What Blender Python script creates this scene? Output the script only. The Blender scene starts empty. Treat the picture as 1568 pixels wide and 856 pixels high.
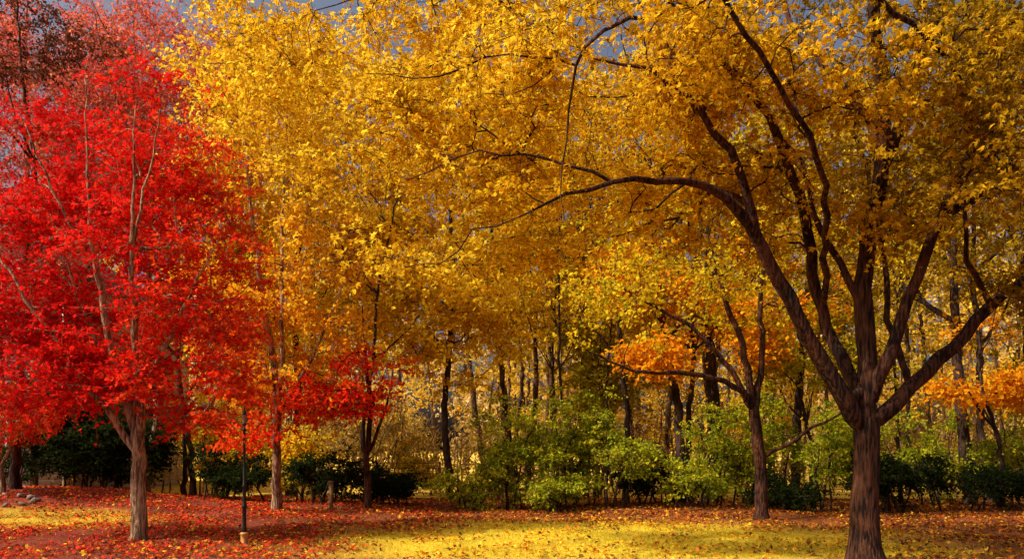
import bpy, math, numpy as np
from mathutils import noise as mn, Vector
rng = np.random.default_rng(7)
scene = bpy.context.scene
scene.view_settings.view_transform = 'Standard'
scene.view_settings.look = 'None'
scene.view_settings.exposure = 0

# ------------------------------------------------------------------ materials
def nodes_of(m):
    m.use_nodes = True
    nt = m.node_tree
    nt.nodes.clear()
    return nt, nt.nodes, nt.links

def leaf_material(name, trans=0.5):
    m = bpy.data.materials.new(name)
    nt, N, L = nodes_of(m)
    out = N.new('ShaderNodeOutputMaterial')
    at = N.new('ShaderNodeAttribute'); at.attribute_name = 'col'
    d = N.new('ShaderNodeBsdfDiffuse'); t = N.new('ShaderNodeBsdfTranslucent')
    L.new(at.outputs['Color'], d.inputs['Color']); L.new(at.outputs['Color'], t.inputs['Color'])
    mx = N.new('ShaderNodeMixShader'); mx.inputs[0].default_value = trans
    L.new(d.outputs[0], mx.inputs[1]); L.new(t.outputs[0], mx.inputs[2])
    L.new(mx.outputs[0], out.inputs['Surface'])
    return m

def bark_material(name, c1, c2, scale=9.0, bump=0.7):
    m = bpy.data.materials.new(name)
    nt, N, L = nodes_of(m)
    out = N.new('ShaderNodeOutputMaterial')
    b = N.new('ShaderNodeBsdfPrincipled'); b.inputs['Roughness'].default_value = 0.9
    b.inputs['Specular IOR Level'].default_value = 0.2
    tc = N.new('ShaderNodeTexCoord')
    mp = N.new('ShaderNodeMapping'); mp.inputs['Scale'].default_value = (1, 1, 0.16)
    L.new(tc.outputs['Object'], mp.inputs['Vector'])
    n1 = N.new('ShaderNodeTexNoise'); n1.inputs['Scale'].default_value = scale * 3; n1.inputs['Detail'].default_value = 6
    L.new(mp.outputs[0], n1.inputs['Vector'])
    n2 = N.new('ShaderNodeTexNoise'); n2.inputs['Scale'].default_value = 2.2; n2.inputs['Detail'].default_value = 4
    L.new(tc.outputs['Object'], n2.inputs['Vector'])
    ad = N.new('ShaderNodeMath'); ad.operation = 'MULTIPLY_ADD'; ad.inputs[1].default_value = 0.4
    L.new(n2.outputs['Fac'], ad.inputs[0])
    hl = N.new('ShaderNodeMath'); hl.operation = 'MULTIPLY'; hl.inputs[1].default_value = 0.6
    L.new(n1.outputs['Fac'], hl.inputs[0]); L.new(hl.outputs[0], ad.inputs[2])
    cr = N.new('ShaderNodeValToRGB')
    cr.color_ramp.elements[0].position = 0.42; cr.color_ramp.elements[0].color = (*c1, 1)
    cr.color_ramp.elements[1].position = 0.59; cr.color_ramp.elements[1].color = (*c2, 1)
    L.new(ad.outputs[0], cr.inputs[0]); L.new(cr.outputs[0], b.inputs['Base Color'])
    bp = N.new('ShaderNodeBump'); bp.inputs['Strength'].default_value = bump; bp.inputs['Distance'].default_value = 0.10
    L.new(n1.outputs['Fac'], bp.inputs['Height']); L.new(bp.outputs[0], b.inputs['Normal'])
    L.new(b.outputs[0], out.inputs['Surface'])
    return m

def plain_material(name, col, rough=0.7, var=0.25, scale=6.0, metallic=0.0, spec=0.4):
    m = bpy.data.materials.new(name)
    nt, N, L = nodes_of(m)
    out = N.new('ShaderNodeOutputMaterial')
    b = N.new('ShaderNodeBsdfPrincipled'); b.inputs['Roughness'].default_value = rough
    b.inputs['Metallic'].default_value = metallic
    b.inputs['Specular IOR Level'].default_value = spec
    tc = N.new('ShaderNodeTexCoord')
    n1 = N.new('ShaderNodeTexNoise'); n1.inputs['Scale'].default_value = scale; n1.inputs['Detail'].default_value = 6
    L.new(tc.outputs['Object'], n1.inputs['Vector'])
    cr = N.new('ShaderNodeValToRGB')
    cr.color_ramp.elements[0].position = 0.3; cr.color_ramp.elements[0].color = (*[c * (1 - var) for c in col], 1)
    cr.color_ramp.elements[1].position = 0.7; cr.color_ramp.elements[1].color = (*[min(1, c * (1 + var)) for c in col], 1)
    L.new(n1.outputs['Fac'], cr.inputs[0]); L.new(cr.outputs[0], b.inputs['Base Color'])
    L.new(b.outputs[0], out.inputs['Surface'])
    return m

M_LEAF = leaf_material('leaf_blades', .52)
M_LITTER = leaf_material('fallen_leaf', trans=0.15)
M_GRASS = leaf_material('grass_blade', trans=0.3)
M_BARK_DARK = bark_material('bark_dark', (0.008, 0.003, 0.002), (0.10, 0.038, 0.018))
M_BARK_PALE = bark_material('bark_pale', (0.09, 0.045, 0.022), (0.48, 0.31, 0.18))
M_BARK_MID = bark_material('bark_mid', (0.03, 0.015, 0.009), (0.18, 0.10, 0.055))
M_BARK_WOOD = bark_material('bark_wood', (0.014, 0.008, 0.006), (0.085, 0.046, 0.028))

# ------------------------------------------------------------------ mesh helpers
def make_mesh(name, V, Q, mat, col=None, smooth=False, parent=None):
    V = np.asarray(V, dtype=np.float32); Q = np.asarray(Q, dtype=np.int32)
    k = Q.shape[1]
    me = bpy.data.meshes.new(name)
    me.vertices.add(len(V)); me.vertices.foreach_set('co', V.ravel())
    me.loops.add(Q.size); me.loops.foreach_set('vertex_index', Q.ravel())
    me.polygons.add(len(Q)); me.polygons.foreach_set('loop_start', np.arange(0, Q.size, k, dtype=np.int32))
    me.update(calc_edges=True)
    if smooth:
        me.polygons.foreach_set('use_smooth', np.ones(len(Q), dtype=bool))
    if col is not None:
        a = me.attributes.new('col', 'FLOAT_COLOR', 'POINT')
        c4 = np.ones((len(V), 4), dtype=np.float32); c4[:, :3] = col
        a.data.foreach_set('color', c4.ravel())
    me.materials.append(mat)
    ob = bpy.data.objects.new(name, me)
    scene.collection.objects.link(ob)
    if parent is not None: ob.parent = parent
    return ob

def empty(name):
    e = bpy.data.objects.new(name, None)
    scene.collection.objects.link(e)
    return e

def norm(a):
    return a / np.maximum(np.linalg.norm(a, axis=-1, keepdims=True), 1e-9)

def tube(P, R, sides):
    P = np.asarray(P, float); n = len(P)
    T = np.gradient(P, axis=0); T = norm(T)
    ref = np.array([1.0, 0.13, 0.07]) if abs(T[0, 0]) < 0.75 else np.array([0.05, 1.0, 0.1])
    A = norm(ref - (T @ ref)[:, None] * T)
    B = np.cross(T, A)
    th = np.linspace(0, 2 * math.pi, sides, endpoint=False)
    lob = 1 + (0.07 * np.sin(3 * th + 1.0) + 0.04 * np.sin(5 * th)) * (sides > 10)
    RR = np.asarray(R)[:, None, None] * lob[None, :, None]
    V = P[:, None, :] + RR * (np.cos(th)[None, :, None] * A[:, None, :] + np.sin(th)[None, :, None] * B[:, None, :])
    V = V.reshape(-1, 3)
    i = np.arange(n - 1)[:, None] * sides; j = np.arange(sides)[None, :]; j2 = (j + 1) % sides
    Q = np.stack([i + j, i + j2, i + sides + j2, i + sides + j], axis=-1).reshape(-1, 4)
    return V, Q

def merge(parts):
    Vs, Qs, o = [], [], 0
    for V, Q in parts:
        Vs.append(V); Qs.append(Q + o); o += len(V)
    return np.concatenate(Vs), np.concatenate(Qs)

def twig_batch(A, B, r):
    d = norm(B - A); ref = np.tile([0.3, 0.2, 1.0], (len(A), 1))
    a = norm(np.cross(d, ref)); b = np.cross(d, a)
    rings = []
    for C, rr in ((A, r), (B, r * 0.35)):
        for k in range(3):
            t = 2 * math.pi * k / 3
            rings.append(C + rr * (math.cos(t) * a + math.sin(t) * b))
    V = np.stack(rings, axis=1).reshape(-1, 3)
    o = (np.arange(len(A)) * 6)[:, None, None]
    q = np.array([[0, 1, 4, 3], [1, 2, 5, 4], [2, 0, 3, 5]])[None]
    return V, (o + q).reshape(-1, 4)

MAPLE = np.array([[0, 0, 0],
                  [0.42, 0.20, 0.05], [1.0, 0.0, -0.10], [0.42, -0.20, 0.05],
                  [0.02, 0.34, 0.02], [0.62, 0.66, -0.12], [0.42, 0.20, 0.05],
                  [0.02, -0.34, 0.02], [0.62, -0.66, -0.12], [0.42, -0.20, 0.05]])
MAPLE_Q = np.array([[0, 3, 2, 1], [0, 6, 5, 4], [0, 7, 8, 9]])
OVAL = np.array([[0, 0, 0], [0.35, 0.36, 0.08], [0.75, 0.27, 0.03], [1, 0, -0.1], [0.75, -0.27, 0.03], [0.35, -0.36, 0.08]])
OVAL_Q = np.array([[0, 3, 2, 1], [0, 5, 4, 3]])

def leaves(C, axis, nrm, size, maple):
    a = norm(axis); n = norm(nrm - (nrm * a).sum(1, keepdims=True) * a); b = np.cross(n, a)
    T, F = (MAPLE, MAPLE_Q) if maple else (OVAL, OVAL_Q)
    s = size[:, None, None]
    wd = rng.uniform(.7, 1.1, (len(C), 1, 1)); cu = rng.uniform(-.5, 3.5, (len(C), 1, 1))
    V = C[:, None, :] + s * (T[None, :, 0:1] * a[:, None] + wd * T[None, :, 1:2] * b[:, None] + cu * T[None, :, 2:3] * n[:, None])
    k = len(T)
    Q = (np.arange(len(C)) * k)[:, None, None] + F[None]
    return V.reshape(-1, 3), Q.reshape(-1, 4), k

# ------------------------------------------------------------------ terrain
def gh(x, y):
    x = np.asarray(x, float); y = np.asarray(y, float)
    h = 0.55 * np.exp(-((x + 13.0) / 5.0) ** 2 - ((y - 22.0) / 3.2) ** 2)
    h = h + 0.04 * np.sin(x * 0.7 + 1.3) * np.sin(y * 0.5) + 0.02 * np.sin(x * 1.9 + y * 1.3)
    f = np.clip((y - 24) / 30, 0, 1)
    return h + f * 0.25 * np.sin(x * 0.15 + y * 0.1)

# ------------------------------------------------------------------ tree grower
def resample(limb, step=0.25, wob=0.02):
    A = np.array(limb, float); n = len(A)
    P = np.vstack([2 * A[0] - A[1], A, 2 * A[-1] - A[-2]])
    out = []
    for i in range(1, n):
        p0, p1, p2, p3 = P[i - 1], P[i], P[i + 1], P[i + 2]
        k = max(1, int(np.linalg.norm((p2 - p1)[:3]) / step))
        for t in np.linspace(0, 1, k, endpoint=False):
            out.append(0.5 * ((2 * p1) + (-p0 + p2) * t + (2 * p0 - 5 * p1 + 4 * p2 - p3) * t * t + (-p0 + 3 * p1 - 3 * p2 + p3) * t ** 3))
    out.append(P[n]); out = np.array(out)
    out[1:-1, :3] += rng.normal(0, wob, (len(out) - 2, 3))
    out[:, 3] *= rng.uniform(.94, 1.06, len(out))
    out[:, 3] = np.maximum(out[:, 3], .003)
    return out

def sample_vols(vols, n, gap=-0.12, gs=0.55, shell=0.5):
    w = np.array([v[6] if len(v) > 6 else v[3] * v[4] * v[5] for v in vols]); w = w / w.sum()
    out = []
    while len(out) < n:
        v = vols[rng.choice(len(vols), p=w)]
        d = rng.normal(size=3); d /= np.linalg.norm(d)
        r = rng.random() ** (1 / 3)
        r = r * (1 - shell) + shell * (r ** 0.5)
        if rng.random() < .12: r *= rng.uniform(1, 1.25)
        p = np.array(v[:3]) + d * r * np.array(v[3:6])
        if mn.noise(Vector((p[0] * gs, p[1] * gs, p[2] * gs * 1.7))) < gap: continue
        if p[2] < gh(p[0], p[1]) + 0.15: continue
        out.append(p)
    return np.array(out)

def build_tree(name, limbs, vols, ntarget, pal, leaf=0.1, twigs=6, lpt=9, twig_len=0.45, tip_r=0.006,
               bark=M_BARK_MID, maple=False, gap=-0.12, gs=0.55, shell=0.5, colfn=None, bare=False, sides=9,
               flat=0.5, balance=0.12, up=0.15, seg=0.4, droop=.12, bright=1.0):
    cap = 60000
    P = np.zeros((cap, 3)); par = np.full(cap, -1); RF = np.zeros(cap); pl = np.zeros(cap); n = 0
    polys = []
    for limb in limbs:
        S = resample(limb)
        root = -1; idx = []
        if n > 0 and not (limb[0][2] < 0.6 + gh(limb[0][0], limb[0][1])):
            root = int(np.argmin(np.linalg.norm(P[:n] - S[0, :3], axis=1)))
            if np.linalg.norm(P[root] - S[0, :3]) > .05:
                P[n] = P[root]; RF[n] = S[0, 3]; par[n] = root; pl[n] = pl[root]; root = n; idx.append(n); n += 1
        for s in S:
            P[n] = s[:3]; RF[n] = s[3]
            par[n] = root
            pl[n] = (pl[root] + np.linalg.norm(P[n] - P[root])) if root >= 0 else 0
            root = n; idx.append(n); n += 1
        polys.append((idx, True))
    T = sample_vols(vols, ntarget, gap, gs, shell)
    base = P[:n].copy()
    dd = np.array([np.min(np.linalg.norm(base - t, axis=1)) for t in T])
    T = T[np.argsort(dd)]
    tdir = np.zeros_like(T); tips = []
    for ti, t in enumerate(T):
        d = np.linalg.norm(P[:n] - t, axis=1)
        below = np.maximum(0, P[:n, 2] - t[2]) * 0.25
        j = int(np.argmin(d + balance * pl[:n] + below)); D = d[j]
        k = max(2, int(D / seg) + 1)
        pd = P[j] - P[par[j]] if par[j] >= 0 else np.array([0, 0, 1.0])
        pd = pd / max(np.linalg.norm(pd), 1e-6)
        c = P[j] + pd * D * 0.3 + (t - P[j]) * 0.25 + np.array([0, 0, up * D])
        u = np.linspace(0, 1, k + 1)[1:, None]
        path = (1 - u) ** 2 * P[j] + 2 * u * (1 - u) * c + u * u * t
        path[:-1] += rng.normal(0, 0.035 * min(1, D), (k - 1, 3))
        idx = [j]; prev = j
        for p in path:
            P[n] = p; par[n] = prev; pl[n] = pl[prev] + np.linalg.norm(p - P[prev]); prev = n; idx.append(n); n += 1
        tdir[ti] = P[n - 1] - P[par[n - 1]]
        tips.append(n - 1); polys.append((idx, False))
    cnt = np.zeros(n)
    for t in tips: cnt[t] = 1
    for i in range(n - 1, -1, -1):
        if par[i] >= 0: cnt[par[i]] += cnt[i]
    R = tip_r * np.maximum(cnt, 1) ** 0.45
    R = np.where(RF[:n] > 0, RF[:n], R)
    for i in range(n):
        if RF[i] == 0 and par[i] >= 0: R[i] = min(R[i], R[par[i]] * 0.92)
    parts = []
    for idx, man in polys:
        r = R[idx].copy()
        if not man: r[0] = r[1]
        parts.append(tube(P[idx], r, sides if man else (6 if r[0] > 0.03 else 4)))
    e = empty(name)
    td = norm(tdir)
    C = np.repeat(T, twigs, axis=0)
    DR = norm(np.repeat(td, twigs, axis=0) * 0.5 + rng.normal(size=(len(C), 3)) * np.array([1, 1, flat]))
    L = twig_len * rng.uniform(0.5, 1.4, len(C))
    E = C + DR * L[:, None]; E[:, 2] -= droop * L
    parts.append(twig_batch(C, E, tip_r * 0.7))
    V, Q = merge(parts)
    make_mesh('trunk_and_branches', V, Q, bark, smooth=True, parent=e)
    if not bare:
        nC = np.repeat(C, lpt, axis=0); nD = np.repeat(DR, lpt, axis=0); nL = np.repeat(L, lpt)
        u = rng.uniform(0.05, 1.08, len(nC))
        pos = nC + nD * (nL * u)[:, None] + rng.normal(0, 0.035 * (leaf / 0.1), (len(nC), 3)); pos[:, 2] -= droop * nL * u * u
        cl = np.repeat(rng.random(len(T)), twigs * lpt); tw = np.repeat(rng.random(len(C)), lpt)
        f = np.clip(cl * 0.45 + tw * 0.2 + rng.random(len(pos)) * 0.35, 0, 1)
        pal = np.array(pal)
        if colfn is not None: f = np.clip(colfn(pos, f), 0, 1)
        x = f * (len(pal) - 1); i0 = np.minimum(x.astype(int), len(pal) - 2); w = (x - i0)[:, None]
        col = pal[i0] * (1 - w) + pal[i0 + 1] * w
        col *= rng.uniform(0.7, 1.2, (len(pos), 1)) * bright
        ax = nD * 0.5 + rng.normal(size=pos.shape) * 0.7 + np.array([0, 0, -0.35])
        nr = rng.normal(size=pos.shape) * 0.85 + np.array([0, -0.1, 0.6])
        V, Q, k = leaves(pos, ax, nr, leaf * rng.uniform(0.6, 1.25, len(pos)), maple)
        make_mesh('foliage', V, Q, M_LEAF, col=np.clip(np.repeat(col, k, axis=0), 0, 0.97), parent=e)
    return e

def elev(pts, y0, s):
    return [((h - 784) / s, y0 + dy, 1.6 + (690 - v) / s, r) for h, v, dy, r in pts]

YEL = [(0.15, 0.10, 0.008), (0.48, 0.28, 0.010), (0.93, 0.54, 0.014), (0.97, 0.70, 0.04)]
GOLD = [(0.92, 0.42, 0.010), (0.97, 0.58, 0.014), (0.97, 0.68, 0.030), (0.97, 0.78, 0.10)]
ORANGE = [(0.90, 0.10, 0.008), (0.95, 0.26, 0.008), (0.97, 0.44, 0.012), (0.97, 0.62, 0.03)]
RED = [(0.40, 0.015, 0.012), (0.78, 0.014, 0.012), (0.95, 0.026, 0.014), (0.96, 0.15, 0.014)]
GREEN = [(0.07, 0.11, 0.010), (0.22, 0.29, 0.014), (0.48, 0.52, 0.025), (0.85, 0.66, 0.03)]
YGREEN = [(0.25, 0.25, 0.012), (0.55, 0.46, 0.016), (0.85, 0.60, 0.02), (0.95, 0.55, 0.02)]
DKGREEN = [(0.010, 0.020, 0.005), (0.022, 0.040, 0.008), (0.06, 0.08, 0.012)]
OLIVE = [(0.18, 0.14, 0.008), (0.42, 0.29, 0.012), (0.66, 0.42, 0.014), (0.80, 0.36, 0.012)]
BROWN = [(0.05, 0.018, 0.012), (0.16, 0.05, 0.025), (0.35, 0.12, 0.04)]

# ---- large yellow maple (right)
s = 108; y0 = 11.3
big = [
    elev([(1328, 872, 0, .38), (1327, 858, 0, .27), (1327, 800, 0, .205), (1326, 740, 0, .185), (1326, 690, 0, .18), (1328, 640, 0, .18)], y0, s),
    elev([(1328, 660, 0, .14), (1290, 612, -.1, .125), (1250, 553, -.2, .115), (1208, 488, -.3, .10), (1165, 420, -.4, .09), (1128, 362, -.6, .078), (1085, 328, -.8, .06), (1030, 316, -1.0, .048), (980, 321, -1.2, .040), (920, 331, -1.4, .031), (855, 352, -1.5, .02), (800, 380, -1.6, .01)], y0, s),
    elev([(1140, 378, -.55, .065), (1110, 300, -.8, .055), (1070, 245, -1.0, .045), (1020, 200, -1.2, .035), (965, 178, -1.4, .025), (890, 175, -1.6, .012)], y0, s),
    elev([(1318, 600, 0, .10), (1292, 520, .3, .09), (1268, 440, .4, .08), (1246, 350, .2, .075), (1214, 268, 0, .07), (1160, 198, -.4, .06), (1080, 142, -.9, .045), (1005, 90, -1.3, .033), (930, 40, -1.6, .025), (840, 10, -1.9, .012)], y0, s),
    elev([(1328, 645, 0, .15), (1330, 550, .05, .135), (1328, 470, .1, .125), (1326, 380, .0, .115), (1334, 280, -.3, .105), (1328, 180, -.5, .095), (1300, 85, -.8, .08), (1290, 0, -1.0, .06), (1270, -120, -1.2, .03)], y0, s),
    elev([(1334, 300, -.2, .085), (1372, 150, -.4, .07), (1400, 60, -.6, .06), (1440, -50, -.7, .04)], y0, s),
    elev([(1335, 610, 0, .10), (1362, 520, -.2, .085), (1388, 430, -.3, .075), (1420, 345, -.4, .068), (1480, 320, -.7, .045), (1575, 305, -1.0, .03)], y0, s),
    elev([(1418, 350, -.4, .06), (1440, 265, -.8, .06), (1490, 190, -1.1, .055), (1560, 115, -1.4, .05), (1640, 50, -1.6, .03)], y0, s),
    elev([(1345, 640, 0, .125), (1400, 590, .1, .11), (1450, 550, .2, .10), (1492, 508, .2, .09), (1530, 462, .2, .085), (1600, 410, .2, .07), (1720, 340, .2, .05)], y0, s),
    elev([(1400, 592, .1, .05), (1385, 480, .5, .045), (1395, 380, .8, .04), (1380, 260, 1.0, .035), (1400, 140, 1.3, .02)], y0, s),
    elev([(1310, 200, -.4, .06), (1262, 125, -.2, .055), (1225, 40, .2, .04), (1200, -60, .4, .025)], y0, s),
    elev([(1330, 480, .1, .06), (1290, 400, .1, .05), (1250, 320, .1, .04), (1235, 240, .2, .03), (1180, 160, .3, .015)], y0, s),
    elev([(1276, 465, .38, .05), (1256, 400, -.2, .045), (1200, 310, -1.4, .036), (1060, 200, -2.6, .028), (960, 120, -3.1, .020), (850, 60, -3.4, .013), (740, 30, -3.4, .007)], y0, s),
    elev([(1010, 92, -1.3, .028), (900, 150, -1.8, .022), (866, 200, -1.9, .016), (860, 260, -1.9, .012), (846, 330, -1.9, .009), (852, 400, -1.9, .004)], y0, s),
    elev([(866, 200, -1.9, .014), (780, 190, -2.0, .012), (690, 220, -2.0, .009), (600, 215, -2.0, .005)], y0, s),
    elev([(930, 40, -1.6, .020), (800, 70, -1.6, .015), (660, 60, -1.5, .011), (520, 100, -1.4, .006)], y0, s),
    elev([(920, 331, -1.4, .022), (830, 300, -1.4, .017), (740, 290, -1.4, .012), (640, 320, -1.2, .006)], y0, s),
    elev([(1440, 265, -.8, .045), (1370, 200, -1.6, .038), (1260, 150, -2.2, .030), (1150, 110, -2.6, .020), (1060, 40, -2.8, .010)], y0, s),
    elev([(1530, 462, .2, .045), (1470, 400, -.2, .035), (1450, 330, -.4, .025), (1420, 250, -.5, .012)], y0, s),
]
vb = [(1.0, 11.9, 6.5, 3.8, 2.2, 1.8, 10), (-1.9, 12.0, 6.8, 2.6, 2.0, 1.5, 5.5), (5.2, 12.2, 8.0, 4.5, 3.0, 2.1, 7.5),
      (9.2, 12.0, 6.4, 3.0, 2.2, 2.0, 4.5), (3.0, 9.6, 6.3, 4.0, 1.2, 0.6, 2.8), (5.8, 9.3, 5.3, 1.8, 1.0, 0.7, 2.0),
      (-0.4, 11.0, 4.8, 1.9, 1.3, 0.9, 2.2), (3.6, 11.6, 5.4, 2.4, 1.2, 0.9, 1.4), (6.8, 11.2, 4.7, 2.2, 1.0, 1.0, 1.6), (4.4, 10.6, 6.9, 3.5, 1.4, 1.2, 1.8)]
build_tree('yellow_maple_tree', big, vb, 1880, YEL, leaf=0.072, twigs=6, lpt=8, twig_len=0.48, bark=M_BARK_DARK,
           maple=True, sides=14, gap=0.02, gs=0.62, flat=.35, colfn=lambda p, f: f * 0.6 + 0.48 - 0.082 * np.clip(p[:, 0] - .5, -1, 8) - .13 * np.clip(p[:, 2] - 6.4, 0, 3))  # leaf colour darkens toward right and crown top: painted-in shade and vignette

# ---- red maple (left)
s = 85; y0 = 14.35
rl = [
    elev([(212, 834, 0, .24), (211, 818, 0, .155), (213, 760, 0, .125), (210, 700, 0, .12), (206, 660, 0, .095), (190, 600, 0, .08), (176, 500, -.3, .06), (168, 380, -.6, .04), (160, 240, -.6, .018), (152, 130, -.5, .006)], y0, s),
    elev([(211, 705, 0, .095), (222, 640, -.2, .08), (228, 540, -.5, .06), (238, 430, -.9, .042), (246, 300, -1.0, .022), (240, 190, -.8, .007)], y0, s),
    elev([(208, 690, 0, .07), (165, 620, -.2, .055), (120, 540, -.6, .04), (70, 450, -.8, .026), (20, 380, -.8, .012)], y0, s),
    elev([(205, 640, 0, .055), (205, 540, .4, .045), (200, 420, .7, .035), (195, 280, .9, .015)], y0, s),
    elev([(226, 600, -.1, .045), (270, 520, -.3, .032), (320, 440, -.5, .02), (350, 380, -.5, .01)], y0, s),
    elev([(172, 420, -.5, .03), (130, 320, -1.0, .02), (100, 230, -1.2, .008)], y0, s),
    elev([(242, 390, -.9, .03), (280, 280, -1.2, .017), (290, 210, -1.2, .006)], y0, s),
    elev([(186, 580, 0, .04), (130, 500, .2, .03), (90, 400, .3, .02), (60, 300, .3, .008)], y0, s),
]
vr = [(-7.1, 14.7, 4.8, 2.6, 1.8, 2.2, 11), (-6.9, 14.7, 7.0, 1.8, 1.3, 1.7, 2.6), (-8.9, 14.6, 3.3, 1.8, 1.3, 1.2, 4.5),
      (-5.7, 14.3, 3.0, 1.3, 1.1, 1.0, 2.6), (-9.0, 14.8, 6.2, 1.4, 1.3, 1.9, 2.6), (-7.4, 13.9, 2.9, 1.3, .6, .6, 1.0)]
build_tree('red_maple_tree', rl, vr, 860, RED, leaf=0.076, twigs=7, lpt=8, twig_len=0.56, bark=M_BARK_PALE, maple=True,
           gap=0.06, gs=0.95, balance=0.2, flat=.26, shell=.3, colfn=lambda p, f: f * 0.75 + 0.17 + 0.13 * (p[:, 0] + 7))

# ---- orange maple behind lamp
s = 59.4; y0 = 20.5
ol = [elev([(425, 790, 0, .17), (425, 740, 0, .12), (424, 650, 0, .11), (420, 560, 0, .09), (412, 440, -.6, .07), (402, 300, -1, .04), (395, 120, -1, .015)], y0, s),
      elev([(424, 660, 0, .08), (440, 560, -.5, .06), (450, 420, -1.0, .045), (455, 260, -1.2, .02)], y0, s),
      elev([(422, 600, 0, .06), (385, 480, -.6, .045), (360, 360, -1, .03), (350, 220, -1.1, .012)], y0, s),
      elev([(424, 640, 0, .05), (490, 540, -.4, .035), (530, 450, -.6, .02)], y0, s)]
build_tree('orange_maple_tree', ol, [(-6.2, 20.8, 8.0, 2.6, 2.0, 4.4, 10), (-5.8, 20.5, 4.2, 2.4, 1.6, 1.6, 3), (-6.6, 20.8, 11.5, 2.2, 2, 2.5, 3)],
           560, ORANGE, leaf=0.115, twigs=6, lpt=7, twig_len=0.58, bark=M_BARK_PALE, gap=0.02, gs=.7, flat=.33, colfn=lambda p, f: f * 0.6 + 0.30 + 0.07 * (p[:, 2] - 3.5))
s = 58; y0 = 21
build_tree('red_maple_tree', [elev([(562, 790, 0, .11), (563, 700, 0, .08), (568, 620, 0, .06), (560, 540, 0, .035), (555, 470, 0, .015)], y0, s),
                              elev([(566, 690, 0, .05), (585, 640, 0, .04), (600, 590, 0, .02)], y0, s)],
           [(-5.0, 20.6, 3.0, 2.0, 1.0, 0.6, 4), (-3.8, 20.8, 3.7, 1.2, 1.0, .7, 2), (-6.6, 20, 2.0, 1.1, .8, .4, 1.6)], 130, RED, leaf=0.10, twigs=6, lpt=7,
           twig_len=0.52, bark=M_BARK_DARK, colfn=lambda p, f: f * 0.6 + 0.52, gap=0.02, gs=0.9, flat=.22)

# ---- smaller yellow-green maple right of centre
s = 65.6; y0 = 18.6
ml = [elev([(1166, 800, 0, .22), (1165, 780, 0, .155), (1162, 700, 0, .14), (1154, 622, 0, .12)], y0, s),
      elev([(1156, 630, 0, .08), (1122, 592, -.2, .07), (1050, 576, -.4, .055), (965, 570, -.6, .035), (895, 545, -.8, .015)], y0, s),
      elev([(1150, 620, 0, .075), (1110, 550, .2, .06), (1060, 495, .4, .05), (985, 450, .5, .025), (930, 420, .5, .012)], y0, s),
      elev([(1154, 625, 0, .09), (1135, 530, -.1, .075), (1105, 455, -.2, .055), (1080, 370, -.3, .02)], y0, s),
      elev([(1156, 630, 0, .085), (1168, 540, 0, .07), (1165, 440, 0, .05), (1190, 340, 0, .02)], y0, s),
      elev([(1166, 702, 0, .05), (1215, 672, -.2, .045), (1285, 628, -.4, .02)], y0, s)]
build_tree('yellow_maple_tree', ml, [(4.0, 18.6, 6.1, 3.8, 2.0, 1.8, 9), (6.5, 18.8, 7.0, 3.0, 2.0, 2.2, 6), (2.6, 18.2, 4.4, 1.6, 1.4, .6, 1)],
           300, YGREEN, leaf=0.10, twigs=5, lpt=6, twig_len=0.5, bark=M_BARK_DARK, gap=0.03, gs=0.6, flat=.3, colfn=lambda p, f: f * .8 + .15)

# ---- background named trees
def simple_tree(name, x, y, H, r, vols, n, pal, lean=0.0, bark=M_BARK_WOOD, **k):
    z0 = float(gh(x, y))
    P = [(x, y, z0 - .1, r * 1.5), (x, y, z0 + .3, r * 1.05)]
    cx, cy = x, y
    for i in range(1, 7):
        t = i / 6; cx += rng.normal(0, .16); cy += rng.normal(0, .12)
        P.append((cx + lean * H * t, cy, z0 + .3 + (H - .3) * t, r * (1 - .85 * t)))
    limbs = [P]
    for i in range(int(k.pop('nl', 6))):
        i0 = int(rng.integers(3, 7)); a = rng.uniform(0, 2 * math.pi); L = H * rng.uniform(.15, .3)
        b = np.array(P[i0][:3]); rr = P[i0][3] * .6
        limbs.append([(*b, rr), (*(b + np.array([math.cos(a) * .4, math.sin(a) * .4, .35]) * L), rr * .7), (*(b + np.array([math.cos(a) * .75, math.sin(a) * .75, 1.0]) * L), rr * .25)])
    return build_tree(name, limbs, vols, n, pal, bark=bark, **k)

g = dict(leaf=.14, twigs=6, lpt=7, twig_len=.65, gap=-.03, gs=.5, flat=.35)
simple_tree('golden_maple_tree', -2.0, 26, 14, .13, [(-2.2, 26, 9.5, 4.6, 2.4, 5.5, 10), (-1.5, 25, 5.8, 2.8, 1.6, 1.5, 1.6)], 740, GOLD, **g)
simple_tree('golden_maple_tree', -7.5, 27, 15, .14, [(-7.0, 27, 10, 4.0, 2.6, 6, 10)], 620, GOLD, **g)
simple_tree('golden_maple_tree', 2.6, 29, 15, .14, [(3.0, 29, 10.5, 4.5, 2.6, 5.5, 10)], 540, GOLD, **g)
g2 = dict(g); g2.update(leaf=.13, gap=0.02)
simple_tree('orange_maple_tree', 6.3, 25, 10, .26, [(5.3, 22.9, 5.0, 2.4, 1.0, 1.5, 5), (7.6, 24, 6.5, 2.5, 1.5, 2.0, 3), (3.8, 23.5, 6.6, 1.8, 1.2, 1.2, 2)], 290, ORANGE, colfn=lambda p, f: f * .55 + .33, **g2)
simple_tree('orange_maple_tree', 13.2, 21.5, 6.0, .08, [(12.9, 21.2, 3.4, 1.5, .8, .5, 3), (13.2, 21.5, 4.6, 2.0, 1.2, .8, 1.0)], 85, ORANGE, colfn=lambda p, f: f * .6 + .35, **g2)
simple_tree('green_maple_tree', 2.8, 26.5, 7, .08, [(2.6, 26.5, 4.6, 2.4, 1.3, 1.6, 4)], 130, YGREEN, colfn=lambda p, f: f * .6, **g2)
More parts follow.
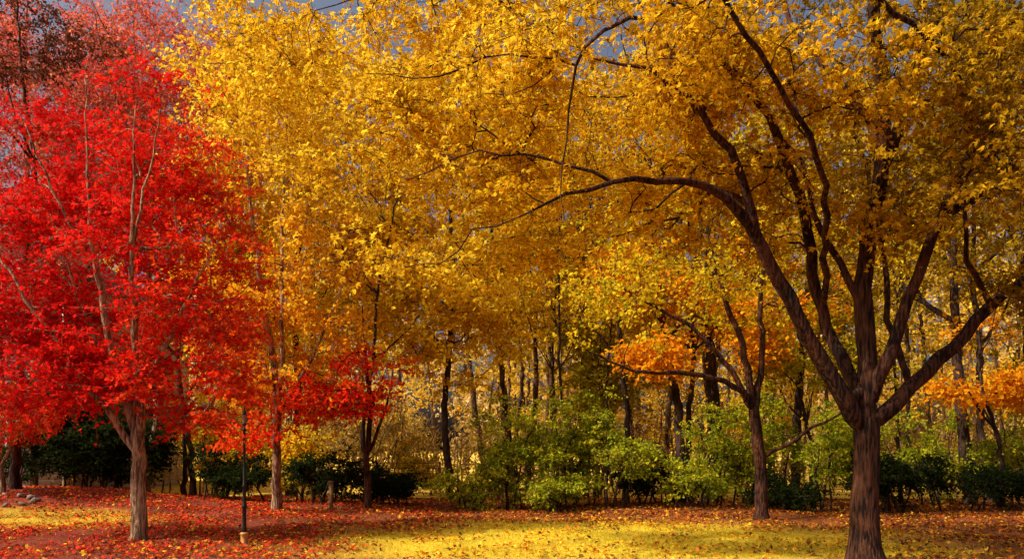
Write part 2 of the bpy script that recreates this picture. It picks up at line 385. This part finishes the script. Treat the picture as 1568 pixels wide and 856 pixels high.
simple_tree('green_maple_tree', 9.2, 24.5, 7, .08, [(9.6, 24.5, 4.4, 2.2, 1.3, 1.5, 4)], 130, YGREEN, colfn=lambda p, f: f * .6, **g2)
simple_tree('oak_tree', 12.9, 22.5, 15, .17, [(12.5, 22.5, 10, 3.5, 3, 4, 5)], 240, OLIVE, **g2)
simple_tree('oak_tree', 9.6, 27, 16, .16, [(9.6, 27, 10, 4, 3, 5, 5)], 380, OLIVE, **g2)
simple_tree('oak_tree', 17.0, 26, 15, .17, [(16.5, 26, 9, 3.5, 3, 6, 5)], 280, OLIVE, **g2)
simple_tree('oak_tree', -13.4, 21.5, 13, .13, [(-13.2, 20.5, 12.3, 2.6, 1.6, .9, 4)], 90, BROWN, leaf=.085, twigs=7, lpt=8, twig_len=.75, bark=M_BARK_DARK, gap=0)
PINK = [(0.62, .10, .08), (.86, .18, .11), (.92, .34, .12)]
simple_tree('bare_maple_tree', -10.8, 23.5, 14.5, .12, [(-10.6, 23.5, 11, 3.4, 2.0, 3.8, 4)], 1050, PINK, leaf=.078, twigs=6, lpt=7, twig_len=.6, bark=M_BARK_PALE, nl=12, gap=-.3)
simple_tree('bare_maple_tree', -14.4, 24, 15, .10, [(-14.2, 24, 11, 3.4, 1.6, 4.4, 4)], 1000, PINK, leaf=.082, twigs=6, lpt=7, twig_len=.6, bark=M_BARK_PALE, nl=9, gap=-.3)
for (x, y, H, r, ln) in [(3.5, 24.5, 13, .10, .02), (4.9, 23.4, 14, .15, -.02), (5.3, 24.0, 13, .10, .01), (-4.3, 23.5, 12, .07, .03), (-9.6, 24, 12, .09, 0), (-10.1, 24.6, 12, .07, .01), (14.7, 24.5, 14, .13, 0), (2.0, 24.9, 12, .06, -.03), (1.3, 26, 12, .05, .04), (11.0, 25, 12, .07, .02), (12.0, 24.6, 12, .06, -.02), (3.0, 25.4, 11, .05, -.05)]:
    simple_tree('woodland_tree', x, y, H, r, [(x, y, H * .7, 2.2, 2, H * .3, 1)], 70, OLIVE, lean=ln, leaf=.13, twigs=5, lpt=3, twig_len=.6, nl=9, gap=-.3)
x, y = -13.2, 20.6; z = float(gh(x, y))
build_tree('japanese_maple_tree', [[(x, y, z - .1, .09), (x, y, z + .5, .06), (x - .1, y, z + 1.1, .045), (x - .3, y, z + 2.0, .02)],
                                    [(x, y, z + .75, .04), (x + .4, y, z + 1.4, .025), (x + .7, y, z + 2.0, .01)], [(x, y, z + .7, .035), (x - .6, y + .2, z + 1.3, .02), (x - 1.0, y, z + 1.8, .01)]],
           [(x, y, z + 2.0, 1.3, 1.1, .8, 1)], 140, [(0.5, .03, .012), (.8, .07, .014), (.9, .25, .018)], leaf=.08, twigs=6, lpt=8, twig_len=.3, bark=M_BARK_PALE)

# ---- shrubs
def shrub(name, x, y, rx, ry, h, n, pal, leaf=.08, stems=7, **k):
    z0 = float(gh(x, y)); limbs = []; vols = []
    for i in range(stems):
        a = rng.uniform(0, 6.28); q = rng.uniform(.3, 1.0)
        bx, by = x + rng.normal(0, .3 * rx), y + rng.normal(0, .2)
        hh = h * rng.uniform(.5, 1.2)
        ex, ey = bx + q * rx * .7 * math.cos(a), by + .7 * q * ry * math.sin(a)
        limbs.append([(bx, by, z0 - .05, .03), (bx + .35 * (ex - bx), by + .3 * (ey - by), z0 + hh * .45, .022), (ex, ey, z0 + hh * .92, .007)])
        vols.append((ex, ey, z0 + hh * .72, rx * .42, ry * .5, hh * .27, 1))
        if i % 3 == 1: vols.append((bx, by, z0 + hh * .4, rx * .45, ry * .5, hh * .25, .5))
    return build_tree(name, limbs, vols, n, pal, leaf=leaf, bark=M_BARK_WOOD, up=.05, sides=5, **k)

kw = dict(twigs=6, lpt=7, twig_len=.36, gap=-.04, gs=1.3, flat=.4)
for (x, y, rx, h, n) in [(.0, 22.2, 1.7, 3.0, 210), (1.6, 22.8, 1.6, 3.2, 190), (2.9, 22.2, 1.2, 2.7, 120), (-1.3, 21.7, 1.3, 1.3, 80), (6.0, 22.4, 1.4, 2.7, 130), (7.4, 23.0, 1.6, 3.1, 150),
                         (9.2, 21.8, 1.6, 3.0, 170), (11.4, 22.4, 1.8, 2.5, 140), (14.0, 22.4, 1.8, 2.6, 150), (1.2, 21.4, .9, 1.0, 60), (5.0, 21.8, 1.0, 1.3, 60)]:
    shrub('green_shrub', x, y, rx, 1.0, h, n, GREEN, colfn=lambda p, f: f * .8 + .22, **kw)
kd = dict(kw); kd.update(gap=-.12, lpt=8)
for (x, y, rx, h, n) in [(4.2, 23.2, 1.0, 1.5, 80), (-3.6, 23.0, 1.3, 1.2, 110), (-5.2, 22.8, 1.2, 1.3, 120), (9.9, 20.9, 1.2, 1.4, 110), (7.6, 21.3, 1.0, 1.1, 80), (12.4, 21.2, 1.5, 1.3, 130), (-11.2, 23.4, 1.7, 2.6, 380), (-14.2, 23.6, 1.9, 2.9, 420), (-8.4, 23.2, 1.4, 1.5, 160), (-12.6, 23.9, 1.5, 3.3, 300)]:
    shrub('evergreen_shrub', x, y, rx, .9, h, n, DKGREEN, **kd)
shrub('golden_shrub', -6.6, 23.9, 1.8, .9, 2.8, 170, GOLD, **kw)
shrub('golden_shrub', -9.4, 25.8, 2.0, .9, 3.4, 190, GOLD, **kw)
shrub('golden_shrub', -3.8, 25.6, 1.6, .9, 2.0, 90, OLIVE, **kw)

# ---- distant woodland mass
limbs = []; vol = []
for i in range(110):
    y = rng.uniform(29, 60); x = rng.uniform(-.72, .75) * y
    if x < -13 and y < 38: continue
    if -.16 < x / y < -.04 and y < 45: continue
    H = rng.uniform(11, 20); r = rng.uniform(.04, .11); z0 = float(gh(x, y)); ln = rng.normal(0, .07)
    limbs.append([(x, y, z0 - .1, r * 1.3), (x + ln * H * .3 + rng.normal(0, .3), y, z0 + H * .33, r), (x + ln * H * .66, y + rng.normal(0, .3), z0 + H * .66, r * .6), (x + ln * H + rng.normal(0, .5), y, z0 + H, r * .15)])
    vol.append((x, y, z0 + H * .65, 2.8, 2.4, H * .38, 1.0))
    if rng.random() < .5: vol.append((x + rng.normal(0, 1), y, z0 + H * .25, 2.4, 1.6, H * .14, .5))
build_tree('distant_woodland', limbs, vol, 3200, [(0.46, .36, .04), (.72, .52, .05), (.92, .62, .05), (.92, .46, .04)], leaf=.20, twigs=5, lpt=6, twig_len=.8,
           bark=M_BARK_MID, sides=6, gap=-.1, gs=.3, seg=.8, tip_r=.009)
limbs = []; vol = []
for i in range(80):
    y = rng.uniform(26, 50); x = rng.uniform(-.6, .75) * y; h = rng.uniform(1.2, 4.2); z0 = float(gh(x, y))
    for k in range(5):
        bx = x + rng.normal(0, .7)
        limbs.append([(bx, y, z0 - .05, .035), (bx + rng.normal(0, .3), y, z0 + h * .5, .022), (bx + rng.normal(0, .7), y, z0 + h, .007)])
    vol.append((x, y, z0 + h * .6, 1.8, 1.2, h * .5, h))
build_tree('distant_thicket', limbs, vol, 1600, [(0.24, .20, .04), (.44, .32, .06), (.56, .38, .06), (.68, .40, .06)], leaf=.11, twigs=6, lpt=4, twig_len=.6,
           bark=M_BARK_PALE, sides=5, gap=-.1, gs=.5, seg=.6, tip_r=.006)
vol = []; limbs = []
for i in range(64):
    y = rng.uniform(62, 85); x = rng.uniform(-.9, .9) * y; H = rng.uniform(14, 34)
    limbs.append([(x, y, -.2, .25), (x, y, H * .5, .18), (x, y, H, .03)])
    vol.append((x, y, H * .5, 4.5, 3, H * .5, H / 20))
build_tree('distant_tree_line', limbs, vol, 2400, [(0.48, .36, .18), (.66, .50, .22), (.82, .60, .24), (.62, .50, .26)], leaf=.5, twigs=5, lpt=6, twig_len=1.4,
           bark=M_BARK_MID, sides=5, gap=-.2, gs=.2, seg=1.5, tip_r=.02)

# ------------------------------------------------------------------ ground
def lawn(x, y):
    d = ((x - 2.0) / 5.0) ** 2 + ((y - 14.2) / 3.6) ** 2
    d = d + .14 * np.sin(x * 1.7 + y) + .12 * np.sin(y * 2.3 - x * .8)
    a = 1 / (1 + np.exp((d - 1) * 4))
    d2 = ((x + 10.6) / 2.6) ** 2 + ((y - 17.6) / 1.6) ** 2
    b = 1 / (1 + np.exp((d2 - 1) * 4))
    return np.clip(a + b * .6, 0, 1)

xs = np.unique(np.concatenate([np.arange(-20, 22, .3), np.linspace(-60, -20, 40), np.linspace(22, 60, 40), np.array([-1500, -800, -300, -120, 120, 300, 800, 1500])]))
ys = np.unique(np.concatenate([np.arange(4, 32, .3), np.linspace(32, 90, 50), np.array([-300, -60, -10, 0, 130, 300, 800, 1800])]))
X, Y = np.meshgrid(xs, ys); nx, ny = len(xs), len(ys)
near = (np.abs(X) < 100) & (Y < 120) & (Y > -20)
Z = np.where(near, gh(X, Y), 0)
V = np.stack([X, Y, Z], -1).reshape(-1, 3)
i = np.arange(ny - 1)[:, None] * nx + np.arange(nx - 1)[None]
Q = np.stack([i, i + 1, i + nx + 1, i + nx], -1).reshape(-1, 4)
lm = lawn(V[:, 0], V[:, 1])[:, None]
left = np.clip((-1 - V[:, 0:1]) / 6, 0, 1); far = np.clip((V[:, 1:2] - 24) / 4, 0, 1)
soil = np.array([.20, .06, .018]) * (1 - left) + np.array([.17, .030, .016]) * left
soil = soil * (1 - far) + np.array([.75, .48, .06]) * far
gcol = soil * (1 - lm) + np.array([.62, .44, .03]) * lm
mg = bpy.data.materials.new('ground_soil_and_turf')
nt, N, L = nodes_of(mg)
out = N.new('ShaderNodeOutputMaterial'); b = N.new('ShaderNodeBsdfPrincipled'); b.inputs['Roughness'].default_value = .95
b.inputs['Specular IOR Level'].default_value = .1
at = N.new('ShaderNodeAttribute'); at.attribute_name = 'col'
tc = N.new('ShaderNodeTexCoord')
n1 = N.new('ShaderNodeTexNoise'); n1.inputs['Scale'].default_value = 14; n1.inputs['Detail'].default_value = 8
n2 = N.new('ShaderNodeTexNoise'); n2.inputs['Scale'].default_value = .9; n2.inputs['Detail'].default_value = 4
for q in (n1, n2): L.new(tc.outputs['Object'], q.inputs['Vector'])
mm = N.new('ShaderNodeMath'); mm.operation = 'MULTIPLY'; L.new(n1.outputs['Fac'], mm.inputs[0]); L.new(n2.outputs['Fac'], mm.inputs[1])
mr = N.new('ShaderNodeMapRange'); mr.inputs['From Min'].default_value = .1; mr.inputs['From Max'].default_value = .4
mr.inputs['To Min'].default_value = .5; mr.inputs['To Max'].default_value = 1.4; L.new(mm.outputs[0], mr.inputs['Value'])
sc = N.new('ShaderNodeVectorMath'); sc.operation = 'SCALE'; L.new(at.outputs['Color'], sc.inputs[0]); L.new(mr.outputs[0], sc.inputs['Scale'])
L.new(sc.outputs[0], b.inputs['Base Color'])
bp = N.new('ShaderNodeBump'); bp.inputs['Strength'].default_value = .8; bp.inputs['Distance'].default_value = .05
L.new(n1.outputs['Fac'], bp.inputs['Height']); L.new(bp.outputs[0], b.inputs['Normal']); L.new(b.outputs[0], out.inputs['Surface'])
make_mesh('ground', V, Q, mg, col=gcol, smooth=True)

def litter(n, x0, x1, ya, yb, size):
    x = rng.uniform(x0, x1, n); y = rng.uniform(ya, yb, n)
    lw = lawn(x, y)
    cl = np.array([mn.noise(Vector((a * .8, c * .8, 3.1))) for a, c in zip(x, y)])
    keep = rng.random(n) < (1 - .70 * lw) * np.clip(.7 + cl * 1.6, .12, 1)
    x, y, lw, cl = x[keep], y[keep], lw[keep], cl[keep]
    lf = np.clip((-.5 - x) / 5 + rng.normal(0, .25, len(x)), 0, 1)
    red = np.array([.70, .045, .02]); org = np.array([.66, .17, .02]); yel = np.array([.92, .52, .03]); brn = np.array([.18, .055, .025])
    u = rng.random(len(x))
    pick = np.where((u < .42)[:, None], org, np.where((u < .88)[:, None], brn, yel))
    pick = np.where((rng.random(len(x)) < lf * .55)[:, None], red, pick)
    pick = np.where(((rng.random(len(x)) < lw * .6) & (lf < .5))[:, None], yel, pick)
    pick = pick * rng.uniform(.45, 1.1, (len(x), 1))
    pos = np.stack([x, y, gh(x, y) + rng.uniform(.01, .05, len(x))], -1)
    ax = rng.normal(size=pos.shape) * np.array([1, 1, .25]); nr = rng.normal(size=pos.shape) * .45 + np.array([0, 0, 1])
    V, Q, k = leaves(pos, ax, nr, size * rng.uniform(.55, 1.3, len(x)), True)
    make_mesh('fallen_leaves', V, Q, M_LITTER, col=np.repeat(pick, k, axis=0))
litter(130000, -15, 17, 9, 27, .068)

n = 170000
x = rng.uniform(-14, 12, n); y = rng.uniform(9, 22, n)
k = rng.random(n) < lawn(x, y) * .95 + .04; x, y = x[k], y[k]; n = len(x)
b0 = np.stack([x, y, gh(x, y)], -1); d = rng.normal(size=(n, 3)) * .35 + np.array([0, 0, 1]); d = norm(d)
h = rng.uniform(.02, .07, n)[:, None]; sd = norm(np.cross(d, rng.normal(size=(n, 3)))) * .004
V = np.stack([b0 - sd, b0 + sd, b0 + d * h], 1).reshape(-1, 3); Q = np.arange(n * 3).reshape(-1, 3)
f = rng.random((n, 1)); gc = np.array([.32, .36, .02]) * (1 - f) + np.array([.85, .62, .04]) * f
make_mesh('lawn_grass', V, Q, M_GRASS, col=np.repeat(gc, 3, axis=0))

# ------------------------------------------------------------------ lathe helper
def lathe(prof, x, y, z, sides=20):
    P = np.array([(x, y, z + h) for r, h in prof]); R = np.array([r for r, h in prof])
    th = np.linspace(0, 2 * math.pi, sides, endpoint=False)
    V = np.stack([P[:, None, 0] + R[:, None] * np.cos(th), P[:, None, 1] + R[:, None] * np.sin(th), np.repeat(P[:, 2:3], sides, 1)], -1).reshape(-1, 3)
    i = np.arange(len(P) - 1)[:, None] * sides; j = np.arange(sides)[None]; j2 = (j + 1) % sides
    return V, np.stack([i + j, i + j2, i + sides + j2, i + sides + j], -1).reshape(-1, 4)

def box(x0, x1, y0, y1, z0, z1):
    V = np.array([[x, y, z] for z in (z0, z1) for y in (y0, y1) for x in (x0, x1)], float)
    Q = np.array([[0, 2, 3, 1], [4, 5, 7, 6], [0, 1, 5, 4], [2, 6, 7, 3], [0, 4, 6, 2], [1, 3, 7, 5]])
    return V, Q

M_IRON = plain_material('black_iron', (.02, .018, .016), .45, .3, 12, .6)
M_BRASS = plain_material('weathered_bronze', (.50, .24, .06), .55, .35, 15, .2)
M_GLASS = plain_material('frosted_glass', (.14, .12, .09), .2, .1, 5)
lx, ly = -4.62, 13.75; lz = float(gh(lx, ly))
lp = empty('lamp_post')
V, Q = lathe([(.001, -.02), (.075, -.02), (.075, .02), (.062, .04), (.062, .17), (.07, .18), (.07, .2), (.045, .215)], lx, ly, lz); make_mesh('base', V, Q, M_BRASS, parent=lp)
V, Q = lathe([(.04, .215), (.045, .25), (.034, .30), (.034, .62), (.042, .64), (.048, .66), (.042, .68), (.03, .71), (.03, .98), (.04, 1.0), (.04, 1.02), (.025, 1.05), (.021, 1.95), (.032, 1.97), (.032, 1.99), (.02, 2.01), (.02, 2.05)], lx, ly, lz)
make_mesh('post', V, Q, M_IRON, smooth=True, parent=lp)
V, Q = lathe([(.02, 2.05), (.04, 2.07), (.04, 2.085), (.03, 2.09)], lx, ly, lz); make_mesh('lantern_seat', V, Q, M_IRON, parent=lp)
V, Q = lathe([(.028, 2.088), (.034, 2.24)], lx, ly, lz, 6); make_mesh('lantern_glass', V, Q, M_GLASS, parent=lp)
V, Q = lathe([(.044, 2.238), (.044, 2.25), (.02, 2.31), (.010, 2.33), (.014, 2.35), (.001, 2.38)], lx, ly, lz, 6); make_mesh('lantern_cap', V, Q, M_IRON, parent=lp)

fe = empty('wire_fence'); M_POST = bark_material('fence_wood', (.10, .06, .03), (.35, .20, .09))
parts = []
fx = np.arange(-6, 14.5, 1.9)
for q in fx:
    zz = float(gh(q, 24.2)); parts.append(tube([(q, 24.2, zz - .1), (q + .01, 24.2, zz + .6), (q, 24.2, zz + 1.25)], [.045, .042, .04], 8))
V, Q = merge(parts); make_mesh('posts', V, Q, M_POST, parent=fe)
parts = [tube([(q, 24.15, float(gh(q, 24.2)) + h) for q in fx], [.005] * len(fx), 4) for h in np.arange(.15, 1.25, .15)]
V, Q = merge(parts); make_mesh('wires', V, Q, M_IRON, parent=fe)
px, py_ = -4.75, 20.9; zz = float(gh(px, py_))
V, Q = merge([box(px - .05, px + .05, py_ - .05, py_ + .05, zz - .1, zz + .72), box(px - .065, px + .065, py_ - .065, py_ + .065, zz + .722, zz + .76)])
make_mesh('wooden_post', V, Q, M_POST)

parts = []
for a in np.linspace(0, 2 * math.pi, 16, endpoint=False):
    cx, cy = -12.9 + 1.1 * math.cos(a), 19.6 + .7 * math.sin(a); cz = float(gh(cx, cy))
    r = rng.uniform(.08, .13); ph = np.linspace(-1.3, 1.3, 5)
    V, Q = lathe([(max(.01, r * math.cos(t)), r * .6 * math.sin(t)) for t in ph], cx, cy, cz + .03, 8)
    V += rng.normal(0, .012, V.shape); parts.append((V, Q))
V, Q = merge(parts); make_mesh('stone_edging', V, Q, plain_material('stone', (.16, .11, .09), .9, .3, 9))

# ------------------------------------------------------------------ house
ho = empty('house')
M_SIDE = plain_material('siding_paint', (.36, .29, .30), .6, .06, 2)
M_TRIM = plain_material('trim_paint', (.5, .44, .43), .5, .05, 2)
M_ROOF = plain_material('roof_shingle', (.07, .06, .06), .9, .4, 8)
M_WIN = plain_material('window_glass', (.03, .035, .045), .08, .2, 1)
hx0, hx1, hy0, hy1, hh = -25.5, -14.6, 26.0, 36.0, 7.4
parts = []
z = 0.0
while z < hh:
    parts.append(box(hx0, hx1, hy0, hy1, z, z + .17))
    V = parts[-1][0]; V[[4, 5]] += [0, .018, 0]; V[[5, 7]] += [-.018, 0, 0]
    z += .17
V, Q = merge(parts); make_mesh('siding_walls', V, Q, M_SIDE, parent=ho)
xm = (hx0 + hx1) / 2
V = np.array([[hx0 - .4, hy0 - .4, hh - .25], [xm, hy0 - .4, hh + 3.4], [xm, hy1 + .4, hh + 3.4], [hx0 - .4, hy1 + .4, hh - .25], [hx1 + .4, hy0 - .4, hh - .25], [hx1 + .4, hy1 + .4, hh - .25]])
V = np.vstack([V, V + [0, 0, .18]])
Q = np.array([[0, 1, 2, 3], [1, 4, 5, 2], [6, 9, 8, 7], [7, 8, 11, 10], [0, 6, 7, 1], [1, 7, 10, 4], [3, 2, 8, 9], [2, 5, 11, 8], [0, 3, 9, 6], [4, 10, 11, 5]])
make_mesh('roof', V, Q, M_ROOF, parent=ho)
gq = np.array([[hx0, hy0 + .02, hh], [hx1, hy0 + .02, hh], [xm, hy0 + .02, hh + 3.35], [hx0, hy1, hh], [hx1, hy1, hh], [xm, hy1, hh + 3.35]])
make_mesh('gable', gq, np.array([[0, 1, 2], [3, 5, 4]]), M_SIDE, parent=ho)
fr, gl = [], []
for wx in (-23, -20, -17.0):
    for wz in (1.0, 4.4):
        fr += [box(wx - .6, wx - .5, hy0 - .05, hy0 + .05, wz, wz + 1.6), box(wx + .5, wx + .6, hy0 - .05, hy0 + .05, wz, wz + 1.6),
               box(wx - .65, wx + .65, hy0 - .06, hy0 + .05, wz + 1.6, wz + 1.74), box(wx - .68, wx + .68, hy0 - .1, hy0 + .05, wz - .1, wz),
               box(wx - .5, wx + .5, hy0 - .035, hy0 + .03, wz + .77, wz + .83), box(wx - .02, wx + .02, hy0 - .03, hy0 + .03, wz + .83, wz + 1.6), box(wx - .02, wx + .02, hy0 - .03, hy0 + .03, wz, wz + .77)]
        gl.append(box(wx - .5, wx + .5, hy0 - .02, hy0 + .02, wz, wz + 1.6))
V, Q = merge(fr); make_mesh('window_frames', V, Q, M_TRIM, parent=ho)
V, Q = merge(gl); make_mesh('window_glass', V, Q, M_WIN, parent=ho)
V, Q = box(hx1 - .06, hx1 + .03, hy0 - .03, hy0 + .06, 0, hh); make_mesh('corner_trim', V, Q, M_TRIM, parent=ho)

# ------------------------------------------------------------------ light
d = Vector((0.60, 0.24, -0.62)).normalized()
elev_s = math.asin(-d.z)
sun = bpy.data.lights.new('sun', 'SUN'); sun.energy = 5.0; sun.angle = math.radians(.6); sun.color = (1, .91, .74)
so = bpy.data.objects.new('sun', sun); scene.collection.objects.link(so)
so.rotation_euler = d.to_track_quat('-Z', 'Y').to_euler()
w = bpy.data.worlds.new('World'); scene.world = w; w.use_nodes = True
nt = w.node_tree; bg = nt.nodes['Background']
sky = nt.nodes.new('ShaderNodeTexSky'); sky.sky_type = 'NISHITA'; sky.sun_disc = False
sky.sun_elevation = elev_s; sky.sun_rotation = math.atan2(-d.x, -d.y)
sky.dust_density = 10.0; sky.air_density = 0.8; sky.ozone_density = 0.3
nt.links.new(sky.outputs[0], bg.inputs['Color']); bg.inputs['Strength'].default_value = .15

# ------------------------------------------------------------------ camera
cam = bpy.data.cameras.new('camera'); cam.sensor_width = 36; cam.lens = 36 * 1220 / 1568
cam.shift_y = (690 - 428) / 1568; cam.clip_end = 5000; cam.clip_start = .1
co = bpy.data.objects.new('camera', cam); scene.collection.objects.link(co)
co.location = (0, 0, 1.6); co.rotation_euler = (math.radians(90), 0, 0)
scene.camera = co
